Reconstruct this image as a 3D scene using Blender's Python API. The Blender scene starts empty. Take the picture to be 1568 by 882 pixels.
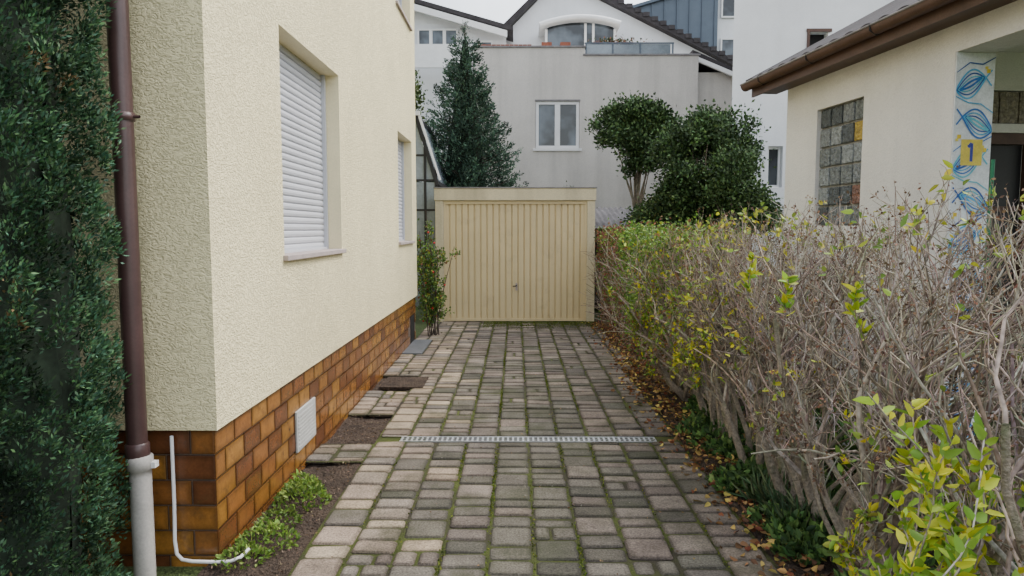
import bpy, math, random
import numpy as np
from mathutils import Vector
random.seed(7); rng=np.random.default_rng(11)
scene=bpy.context.scene
R=math.radians

# ------------------------------------------------------------------ helpers
def link(o,parent=None):
    scene.collection.objects.link(o)
    if parent is not None: o.parent=parent
    return o
def empty(name,loc=(0,0,0),rz=0):
    o=bpy.data.objects.new(name,None); o.location=loc; o.rotation_euler=(0,0,rz); o.empty_display_size=.3
    return link(o)
def np_mesh(name,V,F,mat,parent=None,col=None,smooth=False):
    V=np.asarray(V,dtype=np.float32).reshape(-1,3)
    me=bpy.data.meshes.new(name)
    if not isinstance(F,list): F=[F]
    F=[np.asarray(f,dtype=np.int32) for f in F if len(f)]
    me.vertices.add(len(V)); me.vertices.foreach_set('co',V.ravel())
    tot=sum(f.size for f in F); npoly=sum(len(f) for f in F)
    me.loops.add(tot); me.loops.foreach_set('vertex_index',np.concatenate([f.ravel() for f in F]))
    ls=[];s=0
    for f in F:
        k=f.shape[1]; ls.append(s+np.arange(len(f))*k); s+=f.size
    me.polygons.add(npoly); me.polygons.foreach_set('loop_start',np.concatenate(ls).astype(np.int32))
    me.update(calc_edges=True)
    if col is not None:
        c=np.ones((len(V),4),dtype=np.float32); c[:,:3]=col
        a=me.color_attributes.new('Col','FLOAT_COLOR','POINT'); a.data.foreach_set('color',c.ravel())
    me.validate()
    if smooth:
        me.polygons.foreach_set('use_smooth',np.ones(len(me.polygons),dtype=bool))
    me.materials.append(mat)
    return link(bpy.data.objects.new(name,me),parent)

class B:
    def __init__(s): s.v=[];s.f=[];s.c=[]
    def poly(s,pts,col=(1,1,1)):
        n=len(s.v); s.v+= [tuple(p) for p in pts]; s.f.append(tuple(range(n,n+len(pts)))); s.c+=[col]*len(pts)
    def box(s,x0,x1,y0,y1,z0,z1,col=(1,1,1)):
        n=len(s.v)
        s.v+=[(x0,y0,z0),(x1,y0,z0),(x1,y1,z0),(x0,y1,z0),(x0,y0,z1),(x1,y0,z1),(x1,y1,z1),(x0,y1,z1)]
        s.f+=[(n,n+3,n+2,n+1),(n+4,n+5,n+6,n+7),(n,n+1,n+5,n+4),(n+1,n+2,n+6,n+5),(n+2,n+3,n+7,n+6),(n+3,n,n+4,n+7)]
        s.c+=[col]*8
    def grid(s,rows,col=(1,1,1)):
        n=len(s.v); k=len(rows[0])
        for r in rows: s.v+=[tuple(p) for p in r]; s.c+=[col]*k
        for i in range(len(rows)-1):
            for j in range(k-1):
                s.f.append((n+i*k+j,n+i*k+j+1,n+(i+1)*k+j+1,n+(i+1)*k+j))
    def prism(s,pts,vec,col=(1,1,1)):
        a=[Vector(p) for p in pts]; b=[p+Vector(vec) for p in a]; k=len(a)
        s.poly(a,col); s.poly(b[::-1],col)
        for i in range(k): s.poly([a[i],b[i],b[(i+1)%k],a[(i+1)%k]],col)
    def out(s,name,mat,parent=None,smooth=False,bevel=0):
        me=bpy.data.meshes.new(name); me.from_pydata(s.v,[],s.f)
        a=me.color_attributes.new('Col','FLOAT_COLOR','POINT')
        a.data.foreach_set('color',np.array([(*c,1) for c in s.c],dtype=np.float32).ravel())
        me.update()
        if smooth: me.polygons.foreach_set('use_smooth',np.ones(len(me.polygons),dtype=bool))
        me.materials.append(mat)
        o=link(bpy.data.objects.new(name,me),parent)
        if bevel:
            m=o.modifiers.new('bevel','BEVEL'); m.width=bevel; m.segments=2; m.limit_method='ANGLE'
        return o

def norm(a): return a/(np.linalg.norm(a,axis=-1,keepdims=True)+1e-9)
def tube_data(P,Rr,sides=4):
    P=np.asarray(P,float); Rr=np.asarray(Rr,float); N,K,_=P.shape
    T=norm(np.gradient(P,axis=1))
    ref=rng.normal(size=(N,1,3)); mainT=norm(P[:,-1:]-P[:,:1]); ref=ref-mainT*(ref*mainT).sum(-1,keepdims=True); ref=np.repeat(norm(ref),K,1)
    U=norm(np.cross(T,ref)); W=np.cross(T,U)
    a=np.arange(sides)*2*np.pi/sides
    V=P[:,:,None]+Rr[:,:,None,None]*(np.cos(a)[None,None,:,None]*U[:,:,None]+np.sin(a)[None,None,:,None]*W[:,:,None])
    base=(np.arange(N)*K*sides)[:,None,None]+(np.arange(K-1)*sides)[None,:,None]
    j=np.arange(sides)[None,None,:]; j2=(j+1)%sides
    F=np.stack([base+j,base+j2,base+sides+j2,base+sides+j],-1).reshape(-1,4)
    return V.reshape(-1,3),F
def tubes(name,sets,mat,parent=None,sides=4,smooth=True,cols=None):
    Vs=[];Fs=[];Cs=[];n=0
    for P,Rr in sets:
        V,F=tube_data(P,Rr,sides); Vs.append(V);Fs.append(F+n);n+=len(V)
        if cols is not None: Cs.append(np.repeat(palette(len(P),cols,None,.18),P.shape[1]*sides,0))
    return np_mesh(name,np.concatenate(Vs),np.concatenate(Fs),mat,parent,smooth=smooth,col=np.concatenate(Cs) if Cs else None)
def pipe(name,pts,r,mat,parent=None,sides=14):
    P=np.array([pts],float); rr=np.full((1,len(pts)),r) if np.isscalar(r) else np.array([r],float)
    return tubes(name,[(P,rr)],mat,parent,sides)
def leaf_data(C,D,L,W,six=False):
    C=np.asarray(C,float);N=len(C); D=norm(np.asarray(D,float)); S=norm(np.cross(D,rng.normal(size=(N,3)))); Nn=np.cross(S,D)
    L=np.broadcast_to(L,(N,))[:,None]; W=np.broadcast_to(W,(N,))[:,None]
    if six:
        lift=Nn*W*.18
        V=np.stack([C, C+D*L*.28+S*W*.45+lift, C+D*L*.68+S*W*.36+lift*.6-Nn*L*.05, C+D*L-Nn*L*.15, C+D*L*.68-S*W*.36+lift*.6-Nn*L*.05, C+D*L*.28-S*W*.45+lift],1)
        b=(np.arange(N)*6)[:,None]
        F=np.concatenate([b+np.array([[0,1,2,3]]),b+np.array([[0,3,4,5]])]); k=6
    else:
        V=np.stack([C,C+D*L*.45+S*W*.5+Nn*W*.15,C+D*L,C+D*L*.45-S*W*.5+Nn*W*.15],1)
        F=(np.arange(N)*4)[:,None]+np.array([[0,1,2,3]]); k=4
    return V.reshape(-1,3),F,k
def leaves(name,C,D,L,W,col,mat,parent=None,six=False):
    V,F,k=leaf_data(C,D,L,W,six)
    return np_mesh(name,V,F,mat,parent,col=np.repeat(np.asarray(col),k,0))
def palette(n,cols,weights=None,jit=.2):
    cols=np.array(cols); i=rng.choice(len(cols),n,p=weights)
    return np.clip(cols[i]*(1+rng.normal(size=(n,1))*jit)*(1+rng.normal(size=(n,3))*.06),.003,.95)

# ------------------------------------------------------------------ materials
def nodes(name):
    m=bpy.data.materials.new(name); m.use_nodes=True; nt=m.node_tree
    return m,nt,nt.nodes['Principled BSDF']
def N(nt,t,**kw):
    n=nt.nodes.new(t)
    for k,v in kw.items():
        if k in n.inputs: n.inputs[k].default_value=v
        else: setattr(n,k,v)
    return n
def surf(name,col,rough=.8,var=.15,vs=3,fine=.1,fs=60,bump=.3,bs=80,bd=.01,metal=0,attr=False,stain=None,spec=.3,coord='Object',stain2=None):
    m,nt,p=nodes(name); L=nt.links.new
    tc=N(nt,'ShaderNodeTexCoord'); 
    n1=N(nt,'ShaderNodeTexNoise',Scale=vs,Detail=3.,Roughness=.6); L(tc.outputs[coord],n1.inputs['Vector'])
    n2=N(nt,'ShaderNodeTexNoise',Scale=fs,Detail=2.,Roughness=.7); L(tc.outputs[coord],n2.inputs['Vector'])
    mr1=N(nt,'ShaderNodeMapRange'); mr1.inputs[1].default_value=.3; mr1.inputs[2].default_value=.7; mr1.inputs[3].default_value=1-var; mr1.inputs[4].default_value=1+var
    mr2=N(nt,'ShaderNodeMapRange'); mr2.inputs[1].default_value=.3; mr2.inputs[2].default_value=.7; mr2.inputs[3].default_value=1-fine; mr2.inputs[4].default_value=1+fine
    L(n1.outputs[0],mr1.inputs[0]); L(n2.outputs[0],mr2.inputs[0])
    mu=N(nt,'ShaderNodeMath',operation='MULTIPLY'); L(mr1.outputs[0],mu.inputs[0]); L(mr2.outputs[0],mu.inputs[1])
    vm=N(nt,'ShaderNodeVectorMath',operation='SCALE'); L(mu.outputs[0],vm.inputs['Scale'])
    if attr:
        at=N(nt,'ShaderNodeAttribute',attribute_name='Col'); L(at.outputs['Color'],vm.inputs[0])
    else: vm.inputs[0].default_value=col[:3]
    src=vm.outputs[0]
    for st in (stain,stain2):
        if not st: continue
        sc,ss,lo,hi=st
        n3=N(nt,'ShaderNodeTexNoise',Scale=ss,Detail=5.,Roughness=.65); L(tc.outputs[coord],n3.inputs['Vector'])
        m3=N(nt,'ShaderNodeMapRange'); m3.inputs[1].default_value=lo; m3.inputs[2].default_value=hi; L(n3.outputs[0],m3.inputs[0])
        mx=N(nt,'ShaderNodeMix',data_type='RGBA'); L(m3.outputs[0],mx.inputs[0]); L(src,mx.inputs[6]); mx.inputs[7].default_value=(*sc,1); src=mx.outputs[2]
    L(src,p.inputs['Base Color'])
    p.inputs['Roughness'].default_value=rough; p.inputs['Metallic'].default_value=metal; p.inputs['Specular IOR Level'].default_value=spec
    if bump:
        n4=N(nt,'ShaderNodeTexNoise',Scale=bs,Detail=3.,Roughness=.6); L(tc.outputs[coord],n4.inputs['Vector'])
        bp=N(nt,'ShaderNodeBump',Strength=bump,Distance=bd); L(n4.outputs[0],bp.inputs['Height']); L(bp.outputs[0],p.inputs['Normal'])
    return m
def leafmat(name,trans=.3,rough=.5,spec=.3):
    m,nt,p=nodes(name); L=nt.links.new
    at=N(nt,'ShaderNodeAttribute',attribute_name='Col'); L(at.outputs['Color'],p.inputs['Base Color'])
    p.inputs['Roughness'].default_value=rough; p.inputs['Specular IOR Level'].default_value=spec
    if trans:
        tr=N(nt,'ShaderNodeBsdfTranslucent'); L(at.outputs['Color'],tr.inputs[0])
        mx=N(nt,'ShaderNodeMixShader'); mx.inputs[0].default_value=trans
        L(p.outputs[0],mx.inputs[1]); L(tr.outputs[0],mx.inputs[2]); L(mx.outputs[0],nt.nodes['Material Output'].inputs[0])
    return m
def twigmat(name,sc=30.):
    m,nt,p=nodes(name); L=nt.links.new
    at=N(nt,'ShaderNodeAttribute',attribute_name='Col'); tc=N(nt,'ShaderNodeTexCoord'); n1=N(nt,'ShaderNodeTexNoise',Scale=sc,Detail=2.); L(tc.outputs['Object'],n1.inputs['Vector'])
    mr=N(nt,'ShaderNodeMapRange'); mr.inputs[1].default_value=.35; mr.inputs[2].default_value=.65; mr.inputs[3].default_value=.6; mr.inputs[4].default_value=1.25; L(n1.outputs[0],mr.inputs[0])
    vm=N(nt,'ShaderNodeVectorMath',operation='SCALE'); L(at.outputs['Color'],vm.inputs[0]); L(mr.outputs[0],vm.inputs['Scale']); L(vm.outputs[0],p.inputs['Base Color'])
    p.inputs['Roughness'].default_value=.9; p.inputs['Specular IOR Level'].default_value=.1
    return m
def stucco(name,col,amp=.6,streak=.85,sc=55.,lo=.84):
    m,nt,p=nodes(name); L=nt.links.new
    tc=N(nt,'ShaderNodeTexCoord')
    mp=N(nt,'ShaderNodeMapping'); mp.inputs['Scale'].default_value=(.8,.8,1.25); L(tc.outputs['Object'],mp.inputs[0])
    a=N(nt,'ShaderNodeTexNoise',Scale=sc,Detail=2.,Roughness=.55,Distortion=1.6); L(mp.outputs[0],a.inputs['Vector'])
    cr=N(nt,'ShaderNodeMapRange'); cr.inputs[1].default_value=.36; cr.inputs[2].default_value=.58; L(a.outputs[0],cr.inputs[0])
    b=N(nt,'ShaderNodeTexNoise',Scale=1.3,Detail=4.,Roughness=.6); L(tc.outputs['Object'],b.inputs['Vector'])
    mb=N(nt,'ShaderNodeMapRange'); mb.inputs[1].default_value=.3; mb.inputs[2].default_value=.7; mb.inputs[3].default_value=.93; mb.inputs[4].default_value=1.05; L(b.outputs[0],mb.inputs[0])
    mc=N(nt,'ShaderNodeMapRange'); mc.inputs[3].default_value=lo; mc.inputs[4].default_value=1.02; L(cr.outputs[0],mc.inputs[0])
    ms=N(nt,'ShaderNodeMapping'); ms.inputs['Scale'].default_value=(3,3,.25); L(tc.outputs['Object'],ms.inputs[0])
    st=N(nt,'ShaderNodeTexNoise',Scale=1.,Detail=4.); L(ms.outputs[0],st.inputs['Vector'])
    m4=N(nt,'ShaderNodeMapRange'); m4.inputs[1].default_value=.42; m4.inputs[2].default_value=.75; m4.inputs[3].default_value=1.; m4.inputs[4].default_value=streak; L(st.outputs[0],m4.inputs[0])
    mu=N(nt,'ShaderNodeMath',operation='MULTIPLY'); L(mb.outputs[0],mu.inputs[0]); L(mc.outputs[0],mu.inputs[1])
    mu2=N(nt,'ShaderNodeMath',operation='MULTIPLY'); L(mu.outputs[0],mu2.inputs[0]); L(m4.outputs[0],mu2.inputs[1])
    vm=N(nt,'ShaderNodeVectorMath',operation='SCALE'); vm.inputs[0].default_value=col; L(mu2.outputs[0],vm.inputs['Scale']); L(vm.outputs[0],p.inputs['Base Color'])
    p.inputs['Roughness'].default_value=.9; p.inputs['Specular IOR Level'].default_value=.15
    bp=N(nt,'ShaderNodeBump',Strength=amp,Distance=.012); L(cr.outputs[0],bp.inputs['Height']); L(bp.outputs[0],p.inputs['Normal'])
    return m

M_st=stucco('cream_stucco',(.83,.74,.455),.6,.96,38.,.84)
M_rev=surf('cream_smooth_render',(.76,.68,.44),.85,.05,3,.05,60,.15,120,.004)
M_tile=surf('glazed_plinth_tile',None,.25,.18,9,.12,70,.15,25,.004,attr=True,stain=((.095,.047,.018),14,.52,.78),spec=.5)
M_grout=surf('grout',(.12,.09,.07),.9)
M_shut=surf('shutter_aluminium',(.50,.51,.54),.45,.04,2,.03,60,.05,60)
M_sill=surf('sill_stone',(.38,.32,.30),.7,.12,8,.15,120,.2,100,.004)
M_pipeb=surf('brown_pipe_paint',(.07,.038,.036),.35,.2,4,.1,80,.1,60,.003,spec=.5)
M_pipeg=surf('grey_standpipe',(.40,.38,.35),.6,.15,5,.1,80,.15,60,.003)
M_white=surf('white_plastic',(.76,.76,.75),.5,.05,5,.04,60,.05,60)
M_vent=surf('vent_grey',(.42,.42,.40),.6,.1,10,.1,80)
M_gdoor=surf('garage_door_paint',(.60,.49,.29),.55,.05,2,.03,90,.08,120,.003,stain=((.40,.32,.20),2.5,.56,.9))
M_gframe=stucco('garage_render',(.64,.565,.39),.25,.68)
M_pave=surf('paver_concrete',None,.92,.28,3.5,.42,85,.7,110,.008,attr=True,stain=((.040,.045,.022),2.1,.50,.78),stain2=((.25,.24,.20),38,.65,.74),spec=.15)
M_joint=surf('mossy_joint',(.055,.068,.013),.95,.4,4,.4,90,.8,150,.02,stain=((.040,.034,.022),1.2,.44,.6))
M_soil=surf('soil',(.060,.042,.030),.98,.35,6,.5,70,1.,45,.05)
M_grass=surf('grass_ground',(.06,.085,.025),.95,.4,1,.5,60,1.,50,.05)
M_drain=surf('galvanised_grate',(.40,.41,.42),.4,.15,8,.1,90,.1,60,.002,metal=.6)
M_black=surf('dark_gap',(.012,.012,.012),.8,bump=0)
M_slab=surf('grey_slab',(.10,.105,.11),.85,.15,6,.2,100,.3,90,.004)
M_path=surf('path_concrete',(.26,.255,.24),.85,.15,6,.2,100,.3,90,.004)
M_leaf=leafmat('leaf',.25); M_leafd=leafmat('conifer_leaf',0,.6,.22); M_litter=leafmat('dry_leaf',0,.8,.1)
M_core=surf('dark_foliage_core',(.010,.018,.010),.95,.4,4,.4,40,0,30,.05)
M_bark=surf('bark',(.27,.225,.175),.9,.3,8,.3,60,.9,50,.02,stain=((.15,.16,.09),7,.5,.72))
M_twig=twigmat('dry_twig')
TW=[(.36,.305,.245),(.29,.235,.185),(.42,.365,.30),(.22,.17,.13),(.33,.28,.22)]
M_barkd=surf('dark_bark',(.06,.045,.035),.9,.3,8,.3,60,0,60,.01)
M_bw=stucco('background_render',(.62,.585,.535),.15,.82)
M_ww=stucco('white_render',(.74,.75,.76),.15,.95,55.,.95)
M_rw=stucco('white_house_render',(.74,.72,.69),.3,.92,55.,.92)
M_roof=surf('dark_roof_tile',(.045,.04,.042),.8,.25,4,.2,40,.4,40,.01)
M_rtile=surf('red_tile',(.26,.09,.055),.8,.25,6,.2,40,.4,40,.01)
M_zinc=surf('zinc_cladding',(.10,.125,.155),.5,.1,2,.05,30,.05,30,.004,metal=.3)
M_brown=surf('brown_fascia',(.085,.045,.032),.5,.2,4,.15,60,.2,40,.004)
M_gray=surf('fibre_cement',(.20,.19,.19),.9,.25,5,.2,60,.3,60,.005)
M_glass,_nt,_p=nodes('window_glass'); _p.inputs['Roughness'].default_value=.06; _p.inputs['Specular IOR Level'].default_value=.5
_tc=N(_nt,'ShaderNodeTexCoord'); _n=N(_nt,'ShaderNodeTexNoise',Scale=1.1,Detail=3.); _nt.links.new(_tc.outputs['Object'],_n.inputs['Vector'])
_c=N(_nt,'ShaderNodeMapRange'); _c.inputs[1].default_value=.42; _c.inputs[2].default_value=.6; _nt.links.new(_n.outputs[0],_c.inputs[0])
_m=N(_nt,'ShaderNodeMix',data_type='RGBA'); _m.inputs[6].default_value=(.012,.016,.02,1); _m.inputs[7].default_value=(.10,.125,.15,1); _nt.links.new(_c.outputs[0],_m.inputs[0]); _nt.links.new(_m.outputs[2],_p.inputs['Base Color'])
M_lglass=surf('conservatory_glass',(.20,.24,.27),.15,.35,1.2,.1,20,0,spec=.6)
M_gblock=surf('glass_block',None,.18,.5,24,.3,60,1.,30,.03,attr=True,spec=.4)
M_blackm=surf('black_metal',(.02,.02,.022),.45,.1,5,.1,60,0,60)
M_paint=surf('mosaic_paint',None,.5,.12,10,.1,70,.2,80,.003,attr=True)
M_green=surf('green_stake_paint',(.02,.16,.08),.5)
M_berry=surf('berry',(.45,.02,.02),.35,bump=0)

# ------------------------------------------------------------------ world, sun, camera
SE,SA=R(52),R(62)
w=bpy.data.worlds.new('World'); scene.world=w; w.use_nodes=True; nt=w.node_tree; bg=nt.nodes['Background']
sky=N(nt,'ShaderNodeTexSky'); sky.sky_type='NISHITA'; sky.sun_disc=False; sky.sun_elevation=SE; sky.sun_rotation=SA; sky.air_density=1.2; sky.dust_density=3.; sky.ozone_density=1.
hs=N(nt,'ShaderNodeHueSaturation'); hs.inputs['Saturation'].default_value=.34; nt.links.new(sky.outputs[0],hs.inputs['Color'])
tc=N(nt,'ShaderNodeTexCoord'); nz=N(nt,'ShaderNodeTexNoise',Scale=3.2,Detail=5.,Roughness=.55); nt.links.new(tc.outputs['Generated'],nz.inputs['Vector'])
mr=N(nt,'ShaderNodeMapRange'); mr.inputs[1].default_value=.35; mr.inputs[2].default_value=.65; mr.inputs[3].default_value=3.2; mr.inputs[4].default_value=4.9; nt.links.new(nz.outputs[0],mr.inputs[0])
vm=N(nt,'ShaderNodeVectorMath',operation='SCALE'); nt.links.new(hs.outputs[0],vm.inputs[0]); nt.links.new(mr.outputs[0],vm.inputs['Scale']); nt.links.new(vm.outputs[0],bg.inputs[0])
bg.inputs[1].default_value=.15
sl=bpy.data.lights.new('sun','SUN'); sl.energy=1.5; sl.angle=R(12); sl.color=(1,.95,.86)
so=link(bpy.data.objects.new('sun',sl)); d=Vector((math.sin(SA)*math.cos(SE),math.cos(SA)*math.cos(SE),math.sin(SE))); so.rotation_euler=d.to_track_quat('Z','Y').to_euler(); so.location=(8,4,20)
cam=bpy.data.cameras.new('camera'); cam.lens=24.8; cam.sensor_width=36; cam.clip_end=2000; cam.clip_start=.05
co=link(bpy.data.objects.new('camera',cam)); co.location=(0,0,1.74); co.rotation_euler=(R(90-4.8),0,R(.32)); scene.camera=co

# ------------------------------------------------------------------ ground
b=B(); b.poly([(-150,-150,-.06),(150,-150,-.06),(150,300,-.06),(-150,300,-.06)]); b.out('ground',M_grass)
def bumpy(name,x0,x1,y0,y1,z,mat,step=.08,amp=.02,parent=None):
    nx=max(2,int((x1-x0)/step)); ny=max(2,int((y1-y0)/step))
    X,Y=np.meshgrid(np.linspace(x0,x1,nx),np.linspace(y0,y1,ny)); Z=z+rng.normal(size=X.shape)*amp*.5+amp*np.sin(X*5+Y*3.1)*np.cos(Y*4.3)
    V=np.stack([X,Y,Z],-1).reshape(-1,3); i=(np.arange(ny-1)*nx)[:,None]+np.arange(nx-1)[None]
    F=np.stack([i,i+1,i+nx+1,i+nx],-1).reshape(-1,4)
    return np_mesh(name,V,F,mat,parent,smooth=True)
bumpy('garden_bed',-1.64,-1.15,.5,8.4,-.035,M_soil,.03,.012)
bumpy('hedge_soil',1.34,2.7,.5,13.6,-.03,M_soil,.06,.02)
bumpy('lawn',2.71,9,.5,13.6,-.035,M_grass,.1,.012)
b=B(); b.box(2.5,2.85,2.2,8,-.05,.012); b.out('garden_path',M_path)

# ------------------------------------------------------------------ driveway
drv=empty('driveway_paving')
b=B()
for (x0,x1,y0,y1) in [(-1.155,1.36,.3,13.25),(-1.60,-1.156,5.17,5.62),(-1.60,-1.156,6.52,7.5),(-1.60,-1.156,8.28,13.25),(1.361,1.52,8.6,13.25),(-1.60,-1.156,.3,2.2)]:
    b.poly([(x0,y0,-.010),(x1,y0,-.010),(x1,y1,-.010),(x0,y1,-.010)])
b.out('joint_sand',M_joint,drv)
b=B()
def paver(x0,x1,y0,y1):
    if y1-y0<.03 or x1-x0<.04: return
    cx,cy=(x0+x1)/2,(y0+y1)/2; g=.0065+random.random()*.004
    hx,hy=(x1-x0)/2-g,(y1-y0)/2-g; c=.014; bv=.010
    dz=random.gauss(0,.003); tx=random.gauss(0,.013); ty=random.gauss(0,.015); rot=random.gauss(0,.018)
    left=max(0,min(1,(-cx-.40)/.6)); mid=math.exp(-((cx-.1)/.7)**2)*max(0,min(1,(10.5-cy)/3))
    base=np.array(random.choice([(.140,.118,.098),(.125,.106,.09),(.135,.112,.094),(.155,.128,.103),(.110,.097,.084),(.138,.112,.094),(.17,.145,.118)]))
    if left>random.random()*.9: base=np.array(random.choice([(.24,.19,.135),(.20,.165,.13),(.27,.22,.16),(.19,.15,.12),(.235,.185,.145),(.165,.143,.12),(.25,.195,.145)]))
    elif mid>random.random()*1.1: base=np.array(random.choice([(.090,.082,.065),(.100,.091,.073),(.082,.077,.062),(.112,.10,.083)]))
    base=base*random.uniform(.80,1.20)
    def ring(ix,z):
        hx2,hy2=hx-ix,hy-ix; p=[(-hx2+c,-hy2),(hx2-c,-hy2),(hx2,-hy2+c),(hx2,hy2-c),(hx2-c,hy2),(-hx2+c,hy2),(-hx2,hy2-c),(-hx2,-hy2+c)]
        return [(cx+px-rot*py,cy+py+rot*px,z+dz+tx*px+ty*py) for px,py in p]
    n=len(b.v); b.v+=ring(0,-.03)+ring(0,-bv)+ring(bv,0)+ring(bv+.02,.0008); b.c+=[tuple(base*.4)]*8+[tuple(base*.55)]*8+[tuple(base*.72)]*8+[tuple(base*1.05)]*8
    for s_ in (0,8,16):
        for i in range(8): b.f.append((n+s_+i,n+s_+(i+1)%8,n+s_+8+(i+1)%8,n+s_+8+i))
    b.f.append(tuple(range(n+24,n+32)))
def column(x0,x1,y0,y1,off,pitches=(.165,.165,.165,.165,.25,.125)):
    y=y0-off
    while y<y1:
        pitch=random.choice(pitches)
        a,c=max(y,y0),min(y+pitch,y1); y+=pitch
        if x1>-.97 and x0<1.17:
            if a<5.67<c: c=5.67
            elif 5.67<=a and c<=5.81: continue
            elif a<5.81<c and a>=5.67: a=5.81
        jx=random.gauss(0,.003)
        if random.random()<.08 and x1-x0>.2:
            xm=x0+(x1-x0)*random.choice([.4,.5,.6]); paver(x0+jx,xm,a,c); paver(xm,x1+jx,a,c)
        else: paver(x0+jx,x1+jx,a,c)
for i in range(10):
    x0=-1.15+i*.25; column(x0,x0+.25,.3,13.2,random.uniform(0,.16))
for (y0,y1) in [(5.18,5.61),(6.53,7.49),(8.29,9.7),(10.95,13.2),(.3,2.2)]:
    column(-1.40,-1.151,y0,y1,.05); column(-1.60,-1.401,y0,y1,0)
column(-1.31,-1.151,9.7,10.95,.02)
column(1.351,1.51,8.65,13.2,.03)
b.out('pavers',M_pave,drv)
s=empty('planting_square'); 
bb=B(); bb.box(-1.5,-1.02,7.62,8.16,-.02,.008); bb.out('earth',M_soil,s)
b=B(); b.box(-1.59,-1.315,9.71,10.94,-.03,.012); b.out('stone_slab',M_slab,bevel=.005)
n=24000; col_i=rng.integers(1,11,n); x=-1.15+col_i*.25+rng.normal(size=n)*.008; wgt=np.exp(-((x-.0)/.8)**2)*(.35+.65*(np.sin(col_i*2.1)>-.4)); y=rng.uniform(2.4,12,n); wgt=wgt*np.clip(.6+.8*np.sin(y*2.7+col_i*1.9),.12,1)
keep=(rng.random(n)<wgt)&~((y>5.6)&(y<5.9)); x,y=x[keep],y[keep]
C=np.stack([x,y,np.full(len(x),-.009)],-1); D=rng.normal(size=C.shape)*.8+[0,0,1.0]
leaves('joint_moss',C,D,rng.uniform(.008,.018,len(x)),.010,palette(len(x),[(.085,.118,.015),(.05,.078,.012),(.125,.145,.020)]),M_litter)
dr=empty('drainage_channel'); b=B(); b.box(-.96,1.16,5.675,5.805,-.06,-.02); b.out('channel_bottom',M_black,dr)
b=B(); b.box(-.96,1.16,5.675,5.69,-.05,-.001); b.box(-.96,1.16,5.79,5.805,-.05,-.001); b.box(-.96,1.16,5.736,5.744,-.02,-.002)
x=-.955
while x<1.155: b.box(x,x+.016,5.691,5.789,-.02,-.003); x+=.042
b.out('grate',M_drain,dr)

# ------------------------------------------------------------------ cream house (left)
house=empty('cream_stucco_house')
def sheet(bd,P,ucuts,vcuts,holes,depth):
    us=sorted(set(ucuts+[h[0] for h in holes]+[h[1] for h in holes])); vs=sorted(set(vcuts+[h[2] for h in holes]+[h[3] for h in holes]))
    for i in range(len(us)-1):
        for j in range(len(vs)-1):
            cu,cv=(us[i]+us[i+1])/2,(vs[j]+vs[j+1])/2
            if any(h[0]<cu<h[1] and h[2]<cv<h[3] for h in holes): continue
            bd.poly([P(us[i],vs[j],0),P(us[i+1],vs[j],0),P(us[i+1],vs[j+1],0),P(us[i],vs[j+1],0)])
def reveals(bd,P,holes,depth):
    for (a,c,e,f) in holes:
        bd.poly([P(a,e,0),P(a,f,0),P(a,f,depth),P(a,e,depth)]); bd.poly([P(c,e,0),P(c,f,0),P(c,f,depth),P(c,e,depth)])
        bd.poly([P(a,f,0),P(c,f,0),P(c,f,depth),P(a,f,depth)]); bd.poly([P(a,e,0),P(c,e,0),P(c,e,depth),P(a,e,depth)])
XW,YF,YB=-1.56,3.6,11.1
holes=[(4.75,6.32,1.56,3.08),(9.42,10.66,1.56,3.03),(4.75,6.32,4.68,6.1),(9.42,10.66,4.68,6.1)]
P=lambda u,v,dd:(XW-dd,u,v)
b=B(); sheet(b,P,[YF,YB],[.69,6.6],holes,.15)
b.poly([(XW,YF,.69),(XW,YF,6.6),(-9,YF,6.6),(-9,YF,.69)]); b.poly([(XW,YB,.69),(XW,YB,6.6),(-9,YB,6.6),(-9,YB,.69)])
b.poly([(XW,YF,.69),(XW,YB,.69),(XW-.3,YB,.69),(XW-.3,YF,.69)]); b.poly([(XW,YF,.69),(-9,YF,.69),(-9,YF+.3,.69),(XW,YF+.3,.69)])
b.out('stucco_walls',M_st,house)
b=B(); reveals(b,P,holes,.15); b.out('window_reveals',M_rev,house)
b=B(); b.box(-9.4,-1.3,3.3,11.4,6.6,6.75); b.out('eaves',M_white,house)
b=B(); b.prism([(-9.6,3.2,6.76),(-1.15,3.2,6.76),(-5.3,3.2,9.9)],(0,8.3,0)); b.out('roof',M_rtile,house)
for k,(a,c,e,f) in enumerate(holes):
    b=B(); prof=[]
    z=e+.01; pitch=.052; 
    while z<f:
        for t,dx in [(0,.004),(.06,-.003),(.2,-.009),(.5,-.012),(.8,-.009),(.94,-.003)]:
            prof.append((z+t*pitch,dx))
        z+=pitch
    prof=[p for p in prof if p[0]<f]
    b.grid([[(XW-.145-dx-.012,a+.035,zz),(XW-.145-dx-.012,c-.035,zz)] for zz,dx in prof]); b.out('roller_shutter_%d'%k,M_shut,house)
    b=B(); b.box(XW-.15,XW-.115,a+.001,a+.035,e+.001,f-.001); b.box(XW-.15,XW-.115,c-.035,c-.001,e+.001,f-.001); b.box(XW-.15,XW-.12,a+.035,c-.035,e+.002,e+.02); b.out('shutter_rail_%d'%k,M_shut,house)
    b=B(); b.box(XW-.14,XW+.035,a-.03,c+.03,e-.035,e+.0015); b.out('sill_%d'%k,M_sill,house,bevel=.004)
b=B(); b.box(-9,XW-.035,YF+.035,YB-.03,-.3,.688); b.out('plinth_core',M_grout,house)
b=B()
def tcol():
    c=random.choice([(.30,.132,.028),(.23,.092,.024),(.35,.163,.034),(.18,.067,.022),(.28,.118,.026),(.155,.057,.022),(.26,.104,.028),(.32,.148,.030)])
    return tuple(np.array(c)*random.uniform(.74,.95))
tl,th=.262,.1375
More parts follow.
